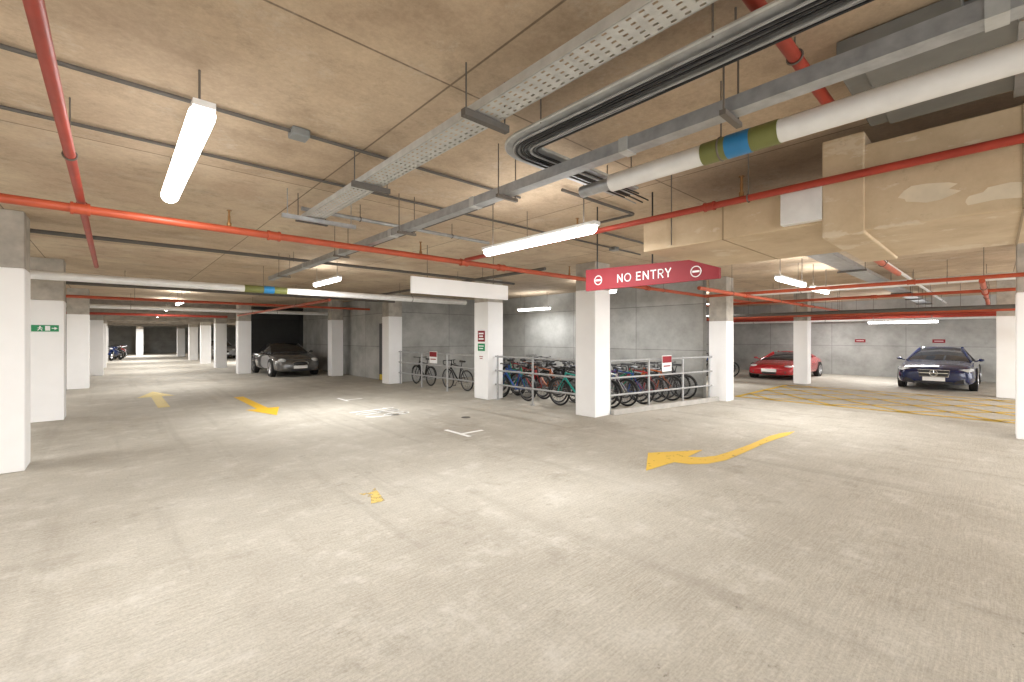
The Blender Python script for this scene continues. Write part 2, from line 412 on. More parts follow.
# ------------------------------------------------------------------ pipes and services
def rod(p, top=CEIL, r=.006, clamp=.05, ax='x'):
    mb = MB().cyl((p[0], p[1], p[2]+clamp), (p[0], p[1], top), r, 6)
    mb.circ(p, (1, 0, 0) if ax == 'x' else (0, 1, 0), clamp+.004, .006, 18, 5)
    return mb
def fillet(pts, r=.12, n=6):
    pts = [Vector(p) for p in pts]; out = [pts[0]]
    for i in range(1, len(pts)-1):
        a, b, c = pts[i-1], pts[i], pts[i+1]
        u = (a-b).normalized(); w = (c-b).normalized()
        rr = min(r, (a-b).length*.45, (c-b).length*.45)
        for k in range(n+1):
            t = k/n
            out.append((b+u*rr)*(1-t)**2+b*2*t*(1-t)+(b+w*rr)*t*t)
    out.append(pts[-1]); return out
def pipe(name, label, pts, r, m, hang=1.8, joints=(), cat='pipe', group=None, n=12, heads=(), boxes=()):
    p0 = pts[0]
    t = thing(name, label, cat, p0, 0, group)
    MB().tube(fillet(pts, r*3), r, n).build('pipe_body', MT[m], t)
    for i in range(len(pts)-1):
        a, b = Vector(pts[i]), Vector(pts[i+1]); L = (b-a).length
        if abs((b-a).z) > .3*L or not hang: continue
        k = max(1, int(L/hang))
        ax = 'x' if abs((b-a).x) > abs((b-a).y) else 'y'
        for j in range(k):
            rod(a.lerp(b, (j+.5)/k), CEIL, .0045, r, ax).build('hanger', MT['rod'], t)
    for q, d in joints:
        q = Vector(q); d = Vector(d)*(r*1.4)
        mb = MB().cyl(q-d, q+d, r*1.25, n); mb.cyl(q-d*1.15, q-d*.8, r*1.42, n); mb.cyl(q+d*.8, q+d*1.15, r*1.42, n)
        mb.build('coupling', MT[m], t)
    for q in heads:
        q = Vector(q); up = Vector((0, 0, 1))
        mb = MB().cyl(q+up*r*.8, q+up*(r+.10), .012, 8); mb.cyl(q+up*(r+.10), q+up*(r+.15), .009, 8); mb.cyl(q+up*(r+.15), q+up*(r+.155), .022, 10); mb.cyl(q+up*r, q+up*(r+.03), .02, 8)
        mb.build('sprinkler_head', MT['brass'], t)
    for x, y in boxes:
        MB().span((x-.06, y-.06, 3.04), (x+.06, y+.06, 3.099)).build('junction_box', MT['sheet'], t, False, bevel=.008)
    return t
JX, JY = (1, 0, 0), (0, 1, 0)
pipe('sprinkler_pipe', 'red sprinkler pipe running down the left ceiling above the hanging light', [(-.2, -2, 2.74), (-.2, 9.8, 2.74)], .028, 'red', 12, [((-.2, 5.35, 2.74), JY), ((-.2, 1.0, 2.74), JY)])
pipe('sprinkler_pipe', 'long orange-red sprinkler main crossing the photo from left edge to the sign', [(-6.4, 5.1, 2.66), (14.5, 5.1, 2.66)], .037, 'orange', 7,
     [((-.2, 5.1, 2.66), JX), ((1.25, 5.1, 2.66), JX), ((3.7, 5.1, 2.66), JX), ((4.4, 5.1, 2.66), JX), ((8.6, 5.1, 2.66), JX)], heads=[(.85, 5.1, 2.66), (3.0, 5.1, 2.66), (6.0, 5.1, 2.66)])
pipe('sprinkler_pipe', 'red sprinkler pipe running along the side of the kraft brown duct', [(3.66, -2.4, 2.68), (3.66, 5.0, 2.68)], .027, 'red', 2.4, [((3.66, 1.6, 2.68), JY)], heads=[(3.66, 1.35, 2.68), (3.66, 3.0, 2.68)])
pipe('sprinkler_pipe', 'short red pipe crossing above the white lagged pipe by the grey metal duct', [(1.75, .68, 3.0), (3.3, .68, 3.0)], .03, 'red', 1.2, [((2.2, .68, 3.0), JX), ((2.8, .68, 3.0), JX)])
pipe('sprinkler_pipe', 'red pipe with an elbow emerging below the right end of the kraft brown duct', [(6.3, -2.4, 2.6), (6.3, 1.05, 2.6), (9.2, 1.05, 2.6)], .037, 'orange', 1.6, [((6.9, 1.05, 2.6), JX)])
pipe('sprinkler_pipe', 'red pipe leading over the curved arrow toward the red car', [(7.8, 3.6, 2.48), (22.4, 3.6, 2.48)], .035, 'orange', 2.6, [((10, 3.6, 2.48), JX), ((14, 3.6, 2.48), JX)])
pipe('sprinkler_pipe', 'red pipe leading over the navy car toward the right wall', [(9.4, .15, 2.42), (22.4, .15, 2.42)], .035, 'orange', 2.6, [((12, .15, 2.42), JX)])
pipe('sprinkler_pipe', 'red cross pipe above the yellow hatched box', [(13.6, -3, 2.572), (13.6, 8.5, 2.572)], .035, 'orange', 2.6, [((13.6, 2, 2.572), JY)])
pipe('sprinkler_pipe', 'red cross pipe in line with the columns by the parked cars', [(16.9, -3, 2.31), (16.9, 9.0, 2.31)], .045, 'orange', 2.6, [((16.9, 3, 2.31), JY)])
pipe('sprinkler_pipe', 'red cross pipe nearest the right wall above the parked cars', [(20.6, -3, 2.3), (20.6, 9.0, 2.3)], .045, 'red', 2.6)
pipe('sprinkler_pipe', 'red cross pipe between the pair of lights right of the sign', [(10.25, -3, 2.55), (10.25, 4.6, 2.55)], .033, 'orange', 2.6, [((10.25, 1, 2.55), JY)])
pipe('sprinkler_pipe', 'red cross pipe above the bonnets of the parked cars', [(18.7, -3, 2.31), (18.7, 9.0, 2.31)], .035, 'red', 2.6)
pipe('drain_pipe', 'white pipe running along the top of the right concrete wall', [(22.6, -5, 2.32), (22.6, 9.2, 2.32)], .08, 'foil', 2.6)
pipe('drain_pipe', 'white pipe crossing above the yellow hatched box', [(11.95, -3, 2.7), (11.95, 4.3, 2.7)], .07, 'foil', 2.2)
pipe('drain_pipe', 'grey pipe crossing in front of the slim column by the red car', [(15.2, -3, 2.3), (15.2, 9.0, 2.3)], .05, 'grey', 2.2)
pipe('conduit', 'dark conduit crossing the ceiling just before the pair of lights', [(8.3, -3, 2.98), (8.3, 4.9, 2.98)], .03, 'grey', 2.4)
pipe('conduit', 'pale conduit leading toward the navy car beside the wide grey tray', [(7.6, 1.25, 2.84), (22.4, 1.25, 2.84)], .03, 'foil', 3)
t = pipe('drain_pipe', 'long white cross pipe with olive and blue bands over the left corridor', [(-6.4, 10.4, 2.6), (7.6, 10.4, 2.6)], .07, 'foil', 3.4)
MB().cyl((2.0, 10.4, 2.6), (2.8, 10.4, 2.6), .077, 14).build('olive_band', MT['olive'], t)
MB().cyl((2.35, 10.4, 2.6), (2.55, 10.4, 2.6), .080, 14).build('blue_band', MT['blue'], t)
pipe('sprinkler_pipe', 'red cross pipe in the left corridor before the dark grey convertible', [(-6.4, 16.2, 2.66), (7.3, 16.2, 2.66)], .04, 'orange', 4)
pipe('sprinkler_pipe', 'red cross pipe just in front of the concrete beam in the far corridor', [(-6.4, 23.2, 2.5), (3.8, 23.2, 2.5)], .05, 'red', 4)
pipe('sprinkler_pipe', 'red pipe running along the left corridor beyond the long white cross pipe', [(3.9, 10.9, 2.5), (3.9, 21.5, 2.5)], .035, 'orange', 4)
pipe('conduit', 'grey cross pipe between the long white pipe and the convertible', [(-6.4, 13.2, 2.75), (6.8, 13.2, 2.75)], .04, 'grey', 4)
pipe('drain_pipe', 'white pipe above the dark grey convertible', [(-6.4, 20.0, 2.62), (7.3, 20.0, 2.62)], .07, 'foil', 4)
pipe('conduit', 'thin dark conduit on the ceiling over the top of the hanging light', [(-6.4, 3.4, 3.078), (3.2, 3.4, 3.078)], .013, 'grey', 0, boxes=[(1.0, 3.4)])
pipe('conduit', 'thin dark conduit on the ceiling just before the orange-red sprinkler main', [(-6.4, 4.3, 3.078), (7.0, 4.3, 3.078)], .013, 'grey', 0, boxes=[(6.2, 4.3)])
pipe('conduit', 'pale grey pipe leading right from the end of the perforated tray', [(1.45, 4.85, 2.935), (3.95, 4.85, 2.935)], .022, 'galv', 1.2)
pipe('conduit', 'dark grey conduit along the ceiling between tray and trunking', [(3.0, 3.6, 3.03), (3.0, 9.5, 3.03)], .02, 'grey', 3)
pipe('conduit', 'dark cross conduit on the ceiling behind the blank white board', [(-6.4, 8.3, 2.96), (7.6, 8.3, 2.96)], .028, 'grey', 3.4)
pipe('conduit', 'dark conduit along the ceiling above the column with notices', [(5.9, 5.6, 2.86), (5.9, 13.0, 2.86)], .03, 'grey', 3.4)
pipe('conduit', 'looped dark conduit on the ceiling beyond the turn of the pale channel', [(3.3, 2.9, 3.06), (4.6, 2.9, 3.06), (4.6, 3.7, 3.06), (6.4, 3.7, 3.06)], .016, 'grey', 0)

# perforated tray
t = thing('cable_tray', 'perforated zinc cable tray running toward the top of the photo', 'cable tray', (1.57, 5.0, 2.85))
mb = MB(); x0, x1 = 1.485, 1.66; y = -1.2; rows = 5; wx = (x1-x0)/rows; py = .058
while y < 4.98:
    for i in range(rows):
        a, b = x0+i*wx, x0+(i+1)*wx
        y0_, y1_ = y, y+py
        ca, cb, ha, hb2 = (a+b)/2, (y0_+y1_)/2, .0060, .0115
        o_ = [mb.bm.verts.new((p[0], p[1], 2.85)) for p in ((a, y0_), (b, y0_), (b, y1_), (a, y1_))]
        n_ = [mb.bm.verts.new((ca+p[0]*ha, cb+p[1]*hb2, 2.85)) for p in ((-1, -1), (1, -1), (1, 1), (-1, 1))]
        for k in range(4): mb.bm.faces.new((o_[k], o_[(k+1) % 4], n_[(k+1) % 4], n_[k]))
    y += py
mb.build('tray_base', MT['tray'], t, False)
for xx in (x0, x1):
    MB().span((xx-.003, -1.2, 2.85), (xx+.003, 4.98, 2.90)).build('side_flange', MT['tray'], t, False)
for yy in (.3, 1.95, 3.45, 4.9):
    mb = MB().span((1.41, yy-.02, 2.805), (1.73, yy+.02, 2.845))
    for xx in (1.43, 1.71): mb.cyl((xx, yy, 2.8), (xx, yy, CEIL), .005, 6)
    mb.build('tray_hanger', MT['grey'], t, False)
mb = MB().span((1.25, 4.78, 2.80), (2.0, 4.82, 2.84))
for xx in (1.3, 1.95): mb.cyl((xx, 4.8, 2.8), (xx, 4.8, CEIL), .005, 6)
mb.build('end_bracket', MT['galv'], t, False)
t = thing('cable_tray', 'wide plain grey tray over the right area leading toward the navy car', 'cable tray', (7.6, 1.75, 2.8))
mb = MB().span((7.6, 1.6, 2.8), (22.4, 1.9, 2.806)); mb.span((7.6, 1.597, 2.8), (22.4, 1.603, 2.86)); mb.span((7.6, 1.897, 2.8), (22.4, 1.903, 2.86)); mb.build('tray_base', MT['galv'], t, False)
for xx in (9.8, 12.6, 15.8, 18.6, 21.4):
    MB().span((xx-.02, 1.54, 2.765), (xx+.02, 1.96, 2.798)).cyl((xx, 1.56, 2.77), (xx, 1.56, CEIL), .006, 6).cyl((xx, 1.94, 2.77), (xx, 1.94, CEIL), .006, 6).build('tray_hanger', MT['grey'], t, False)

# cable channel and bundle, turning a tight corner
CX, CZ, CW = 1.98, 2.855, .12
BCX, BCY = 2.15, 2.0            # centre of the bend
t = thing('cable_channel', 'shallow pale cable channel turning a corner beside the perforated tray', 'cable tray', (CX, 2.2, CZ))
ro, ri = BCX-(CX-CW), BCX-(CX+CW)
bend = lambda r, n=10: [(BCX-r*math.cos(PI/2*k/n), BCY+r*math.sin(PI/2*k/n)) for k in range(n+1)]
outer = [(CX-CW, -1.2)]+bend(ro)+[(3.3, BCY+ro)]
inner = [(CX+CW, -1.2)]+bend(ri)+[(3.3, BCY+ri)]
mb = MB(); poly = [(p[0], p[1], CZ) for p in outer]+[(p[0], p[1], CZ) for p in reversed(inner)]
mb.prism(poly, (0, 0, .006)); mb.build('channel_base', MT['galv'], t, False)
for pl in (outer, inner):
    MB().tube([(p[0], p[1], CZ+.012) for p in pl], .010, 6).build('channel_edge', MT['tray'], t)
for p in ((CX-CW, .8), (CX+CW, .8), (CX-CW, 1.8), (3.2, BCY+ri), (3.2, BCY+ro)):
    MB().cyl((p[0], p[1], CZ), (p[0], p[1], CEIL), .005, 6).build('hanger', MT['rod'], t)
t = thing('cable_bundle', 'bundle of black and grey cables turning the corner of the pale channel', 'cables', (CX, 2.2, CZ))
for k in range(8):
    o = (k-3.5)*.022+RND.uniform(-.005, .005); zz = CZ-.009 - (k % 2)*.007
    r_ = max(.04, BCX-(CX+.01+o)); wv = lambda s=.012: RND.uniform(-s, s)
    pts = [(CX+.01+o, -1.2, zz)]+[(CX+.01+o+wv(), yy, zz+RND.uniform(-.005, 0)) for yy in (-.6, -.1, .4, .9, 1.5)]
    pts += [(p[0], p[1], zz) for p in bend(r_, 8)]+[(2.7, BCY+r_+wv(), zz-.003), (3.35, BCY+r_+wv(), zz-.004)]
    if k % 3 == 0: pts.append((3.6, BCY+r_+wv(.03), zz-.004))
    MB().tube(pts, .0068, 6).build('cable', MT['cable2' if k in (0, 5) else 'cable'], t)

TX = 2.30
t = thing('cable_trunking', 'square galvanised trunking running diagonally beside the lagged white pipe', 'trunking', (TX, 9.6, 2.75))
MB().span((TX-.045, -1.2, 2.712), (TX+.045, 9.6, 2.785)).build('trunking_body', MT['galv'], t, False)
for yy in (0, 1.5, 3, 4.5, 6, 7.5): MB().span((TX-.05, yy-.03, 2.707), (TX+.05, yy+.03, 2.79)).build('joint_collar', MT['tray'], t, False)
for yy in (.9, 2.6, 4.2, 6.0, 8.7):
    MB().span((TX-.10, yy-.015, 2.685), (TX+.11, yy+.015, 2.71)).cyl((TX-.085, yy, 2.69), (TX-.085, yy, CEIL), .005, 6).cyl((TX+.095, yy, 2.69), (TX+.095, yy, CEIL), .005, 6).build('hanger', MT['rod'], t, False)

t = pipe('lagged_pipe', 'thick white lagged pipe with olive and blue bands before the kraft duct', [(2.64, -1.2, 2.70), (2.64, 1.85, 2.70)], .06, 'foil', 1.5, n=18)
MB().cyl((2.64, .78, 2.7), (2.64, 1.19, 2.7), .064, 18).build('olive_band', MT['olive'], t)
MB().cyl((2.64, .92, 2.7), (2.64, 1.05, 2.7), .066, 18).build('blue_band', MT['blue'], t)
MB().cyl((2.64, 1.85, 2.70), (2.64, 2.12, 2.70), .042, 14).build('pipe_end', MT['galv'], t)
# ducts
t = thing('air_duct', 'large stepped kraft brown board duct with pale patches under the right ceiling', 'duct', (4.4, 0, 2.45))
MB().span((3.8, .78, 2.42), (5.2, 2.3, 2.72)).build('duct_section', MT['duct'], t, False, bevel=.01)
MB().span((3.76, -2.4, 2.32), (5.18, .62, 2.90)).build('duct_section', MT['duct'], t, False, bevel=.01)
MB().span((3.745, .60, 2.30), (5.22, .84, 2.99)).build('flange', MT['duct'], t, False, bevel=.01)
MB().span((3.728, .84, 2.44), (3.8, 1.10, 2.69)).build('access_panel', MT['foil'], t, False, bevel=.004)
for yy in (1.55, -.1, -1.2):
    x_ = 3.8 if yy > .7 else 3.76; z0_, z1_ = (2.42, 2.72) if yy > .7 else (2.32, 2.90)
    mb = MB().span((x_-.004, yy-.006, z0_-.004), (x_+.001, yy+.006, z1_)); mb.span((x_-.004, yy-.006, z0_-.004), (5.18, yy+.006, z0_+.001))
    mb.build('joint_seam', MT['seam'], t, False)
def ragged(cy, cz, ry, rz):
    pts = []
    for k in range(16):
        a = 2*PI*k/16; q = RND.uniform(.62, 1.1)
        pts.append((cy+ry*q*math.cos(a), cz+rz*q*math.sin(a)))
    return pts
for (cy, cz, ry, rz) in ((.30, 2.50, .16, .06), (-.33, 2.78, .12, .05), (-.05, 2.42, .22, .05), (-.75, 2.46, .2, .06)):
    MB().prism([(3.7585, p[0], p[1]) for p in ragged(cy, cz, ry, rz)], (.002, 0, 0)).build('tape_patch', MT['tape'], t, False)
for p in ((3.78, 2.0), (5.22, 2.0), (5.22, -.6), (3.73, -.6)):
    MB().cyl((p[0], p[1], 2.44), (p[0], p[1], CEIL), .005, 6).build('hanger', MT['rod'], t)
t = thing('metal_duct', 'dull grey sheet metal duct tight under the ceiling in the upper right', 'duct', (3.2, 0, 2.95))
MB().span((2.80, -2.0, 2.93), (3.6, .45, 3.09)).build('duct_body', MT['sheet'], t, False, bevel=.006)
MB().span((2.72, .10, 2.955), (3.62, .55, 3.095)).build('side_branch', MT['sheet'], t, False, bevel=.006)
MB().span((2.78, -.12, 2.905), (3.64, -.06, 3.095)).build('flange', MT['galv'], t, False)

# ------------------------------------------------------------------ lights
PF = 1.2
def light(axis, x, y, z, label, L=1.5, power=80, up=14, wd=1.0):
    t = thing('fluorescent_light', label, 'ceiling light', (x, y, z))
    d = Vector((1, 0, 0)) if axis == 'x' else Vector((0, 1, 0)); s = Vector((-d.y, d.x, 0))
    c = Vector((x, y, z)); a, b = c-d*L/2, c+d*L/2
    sec = [(-.05, .02)]+[(-.05*math.cos(PI*k/8), -.05*math.sin(PI*k/8)) for k in range(9)]+[(.05, .02)]
    def prof(p, k): return [p+s*(u*k*wd)+Vector((0, 0, w*k)) for u, w in sec]
    MB().loft([prof(a, .7), prof(a+d*.02, .95), prof(a+d*.05, 1), prof(b-d*.05, 1), prof(b-d*.02, .95), prof(b, .7)]).build('diffuser', MT['tube'], t)
    mb = MB()
    e = [abs(d[i])*(L+.06)+abs(s[i])*.085*wd for i in range(3)]; e[2] = .035
    mb.box(c+Vector((0, 0, .038)), e); mb.build('housing', MT['foil'], t, False)
    for k in (-.42, .42):
        q = c+d*L*k
        MB().cyl(q+Vector((0, 0, .05)), (q.x, q.y, CEIL), .006, 6).build('hanger', MT['rod'], t)
    for zz, rx, pw in ((-.06, 0, power*PF), (.075, PI, up)):
        ld = bpy.data.lights.new('tube_light', 'AREA'); ld.shape = 'RECTANGLE'
        ld.size, ld.size_y = (L, .12) if axis == 'x' else (.12, L); ld.energy = pw; ld.color = (1, .995, .98)
        lo = bpy.data.objects.new('tube_light', ld); COL.objects.link(lo); lo.parent = t; lo.location = (0, 0, zz); lo.rotation_euler = (rx, 0, 0)
    return t
light('y', .36, 3.83, 2.80, 'lit fluorescent light hanging nearest the camera at the upper left', 1.95, 50, 1, 1.2)
light('y', 3.2, 3.2, 2.58, 'lit fluorescent light hanging left of the no entry sign', 1.55, 54, 5)
light('y', 3.3, 9.4, 2.75, 'small lit light by the long white cross pipe', 1.4, 120, 5)
light('x', 9.1, 2.5, 2.6, 'lit light right of the no entry sign, nearer of the pair end to end', 1.5, 54, 9)
light('x', 11.2, 2.55, 2.6, 'lit light right of the no entry sign, farther of the pair end to end', 1.2, 38, 9)
light('y', 20.0, 2.2, 2.12, 'long lit light above the navy car', 1.8, 70)
light('y', 21.2, 4.6, 2.5, 'small lit light above and right of the red car', 1.2, 60)
light('y', 10.6, 10.6, 2.55, 'lit light at the back of the bicycle store', 1.5, 38, 10)
light('y', 9.3, 7.0, 2.75, 'lit light over the middle of the bicycle store', 1.2, 66)
light('y', 1.6, 17.8, 2.7, 'lit light in the left corridor before the concrete beam', 1.5, 68, 16)
light('y', 1.6, 22.0, 2.7, 'lit light in the left corridor just before the concrete beam', 1.5, 52, 16)
light('y', 1.6, 26.8, 2.6, 'lit light in the far corridor, first beyond the concrete beam', 1.5, 85, 20)
light('y', 1.6, 31.8, 2.6, 'lit light in the far corridor, second beyond the concrete beam', 1.5, 95, 22)
light('y', 1.6, 38, 2.6, 'lit light deep in the far corridor', 1.5, 140, 26)
light('y', 1.6, 48, 2.6, 'lit light at the very end of the far corridor', 1.5, 240, 30)
light('y', 6.6, 31.5, 2.6, 'lit light behind the far corridor columns on the right', 1.5, 190, 28)
light('y', -3.8, 38, 2.6, 'added fill light deep behind the far left columns', 1.5, 210, 28)  # added with the left row to brighten the far left side
light('y', 15.0, 6.9, 2.7, 'lit light between the bicycle store wall and the red car', 1.5, 70)
for x, y, lab, pw in ((-3.8, 2.6, 'added fill light outside the frame, left of the nearest left column', 90), (-3.8, 8.2, 'added unseen fill light behind the nearest left column', 125), (-3.8, 15, 'added unseen fill light behind the column with the exit sign', 140), (-3.8, 27, 'added unseen fill light far behind the left columns', 170),
                  (.3, -3.2, 'added fill light outside the frame behind the camera', 68), (2.6, -5.2, 'added fill light outside the frame farthest behind the camera', 68), (7.6, -3.0, 'added fill light outside the frame beyond the kraft duct', 108),
                  (14.3, -2.6, 'added fill light outside the frame right of the hatched box', 80), (19.2, -3.2, 'added fill light outside the frame right of the navy car', 85)):
    light('y', x, y, 2.62, lab, 1.5, pw, 20)  # unseen fittings added to brighten the near floor, columns and duct underside

# ------------------------------------------------------------------ signs
t = thing('hanging_sign', 'long red hanging sign with white no entry lettering', 'sign', (4.12, 2.5, 2.14))
MB().prism([(4.12, 3.25, 2.14), (4.12, 1.715, 2.14), (4.12, 1.715, 2.24), (4.12, 2.0, 2.345), (4.12, 3.25, 2.387)], (.04, 0, 0)).build('sign_panel', MT['signred'], t, False)
letters('NO ENTRY', .092, .0120, face_mx((4.117, 2.50, 2.245)), 'letter', MT['signwhite'], t, 1.20)
for yy in (3.07, 1.93):
    zc = 2.250 if yy > 2.5 else 2.225
    mb = MB().circ((4.116, yy, zc), (1, 0, 0), .050, .005, 24, 5); mb.box((4.116, yy, zc), (.006, .068, .018)); mb.build('no_entry_symbol', MT['signwhite'], t)
MB().cyl((4.14, 3.1, 2.34), (4.14, 3.1, CEIL), .008, 6).build('hanger', MT['plast'], t)
MB().cyl((4.14, 2.4, 2.34), (4.14, 2.4, CEIL), .008, 6).build('hanger', MT['plast'], t)
t = thing('hanging_board', 'blank white board hanging from the ceiling left of the red sign', 'sign', (4.5, 6.25, 2.3))
MB().span((3.5, 6.23, 2.3), (5.55, 6.27, 2.57)).build('board', MT['white'], t, False, bevel=.004)
for xx in (3.8, 5.2): MB().cyl((xx, 6.25, 2.56), (xx, 6.25, CEIL), .006, 6).build('hanger', MT['rod'], t)
t = thing('exit_sign', 'green emergency exit sign on the second white column at left', 'sign', (-.95, 12.09, 1.76))
K = .82
MB().span((-.95-.22*K, 12.08, 1.765-.075*K), (-.95+.22*K, 12.099, 1.765+.075*K)).build('sign_panel', MT['green'], t, False)
ex = lambda x, z: (-.95+(x+.95)*K, 12.078, 1.765+(z-1.765)*K)
mb = MB().span((ex(-.95, 0)[0], 12.076, ex(0, 1.71)[2]), (ex(-.87, 0)[0], 12.081, ex(0, 1.82)[2])); mb.build('door_symbol', MT['signwhite'], t, False)
mb = MB().ell(ex(-1.03, 1.805), (.012, .004, .012)); mb.tube([ex(-1.03, 1.79), ex(-1.04, 1.755), ex(-1.07, 1.715)], .008, 5); mb.tube([ex(-1.04, 1.755), ex(-1.01, 1.74), ex(-1.0, 1.71)], .008, 5); mb.tube([ex(-1.07, 1.77), ex(-1.03, 1.785), ex(-.99, 1.765)], .007, 5)
mb.build('running_symbol', MT['signwhite'], t)
MB().prism([ex(*p) for p in ((-.845, 1.755), (-.80, 1.755), (-.80, 1.73), (-.75, 1.765), (-.80, 1.80), (-.80, 1.775), (-.845, 1.775))], (0, -.002, 0)).build('arrow_symbol', MT['signwhite'], t, False)
def plaque(x, y0, y1, z0, z1, m, label, name='notice', lines=3, m2='signwhite'):
    t = thing(name, label, 'sign', (x, (y0+y1)/2, z0))
    MB().span((x-.012, y0, z0), (x, y1, z1)).build('sign_panel', MT[m], t, False)
    mb = MB(); h = (z1-z0)
    for i in range(lines):
        zc = z1-h*(i+1)/(lines+1); k = .36-.08*(i % 2)
        mb.span((x-.015, (y0+y1)/2-(y1-y0)*k, zc-h*.07), (x-.011, (y0+y1)/2+(y1-y0)*k, zc+h*.07))
    mb.build('print_lines', MT[m2], t, False)
plaque(7.06, 8.82, 9.1, 1.48, 1.76, 'signred', 'red notice with white print, uppermost on the column beside the bicycle store')
plaque(7.06, 8.82, 9.1, 1.24, 1.43, 'green', 'green notice below the red one on the column beside the bicycle store', lines=2)
plaque(7.06, 8.86, 9.06, 1.0, 1.14, 'signwhite', 'small white notice, lowest on the column beside the bicycle store', lines=2, m2='signred')
plaque(22.99, 1.3, 1.65, 1.38, 1.51, 'signred', 'small red plaque on the right wall above the navy car', 'wall_plaque', 1)
plaque(22.99, 3.65, 4.0, 1.38, 1.51, 'signred', 'small red plaque on the right wall between the red and navy cars', 'wall_plaque', 1)

# ------------------------------------------------------------------ railings
def railing(a, b, label, posts, rails=(1.1, .74, .38)):
    a, b = Vector((*a, 0)), Vector((*b, 0))
    t = thing('railing', label, 'railing', a)
    for z in rails:
        MB().cyl(a+Vector((0, 0, z)), b+Vector((0, 0, z)), .022, 10).build('rail', MT['railm'], t)
    for k in posts:
        q = a.lerp(b, k); mb = MB().cyl(q, q+Vector((0, 0, 1.115)), .025, 10); mb.cyl(q, q+Vector((0, 0, .012)), .06, 12)
        for z in rails: mb.ell(q+Vector((0, 0, z)), (.032, .032, .032), 10, 6)
        mb.build('post', MT['railm'], t)
railing((7.3, 5.86), (7.3, 8.68), 'galvanised railing between the corner column and the column with notices', (.03, .52, .97))
railing((7.3, 9.30), (7.3, 13.84), 'galvanised railing between the column with notices and the far column', (.02, .35, .67, .98))
railing((7.58, 5.42), (11.22, 4.85), 'galvanised railing along the front of the bicycle store right of corner column', (.02, .35, .68, .97))
mb = MB(); a, b = Vector((7.57, 5.25, 0)), Vector((11.24, 4.68, 0)); n = Vector((0, .07, 0))
mb.prism([a, b, b+n, a+n], (0, 0, .10)); tag(mb.build('kerb', MT['kerb'], None, False), 'low concrete kerb below the front bicycle store railing', 'kerb')
def rail_sign(c, d, label, x_facing):
    t = thing('railing_sign', label, 'sign', c)
    M_ = face_mx(c) if x_facing else face_my(c)
    for nm, sz, oz, m in (('sign_panel', (.42, .36, .012), 0, 'signwhite'), ('red_header', (.40, .15, .004), .09, 'signred'), ('red_print', (.30, .03, .004), -.06, 'signred')):
        mb = MB(); mb.box((0, oz, .0 if nm == 'sign_panel' else .008), sz); o = mb.build(nm, MT[m], t, False, False)
        o.data.transform(M_); o.location = -Vector(c)
rail_sign((7.265, 11.6, .98), 0, 'white and red notice on the railing between the column with notices and the far column', True)
rail_sign((9.35, 5.06, 1.0), 0, 'white and red notice on the front bicycle store railing', False)

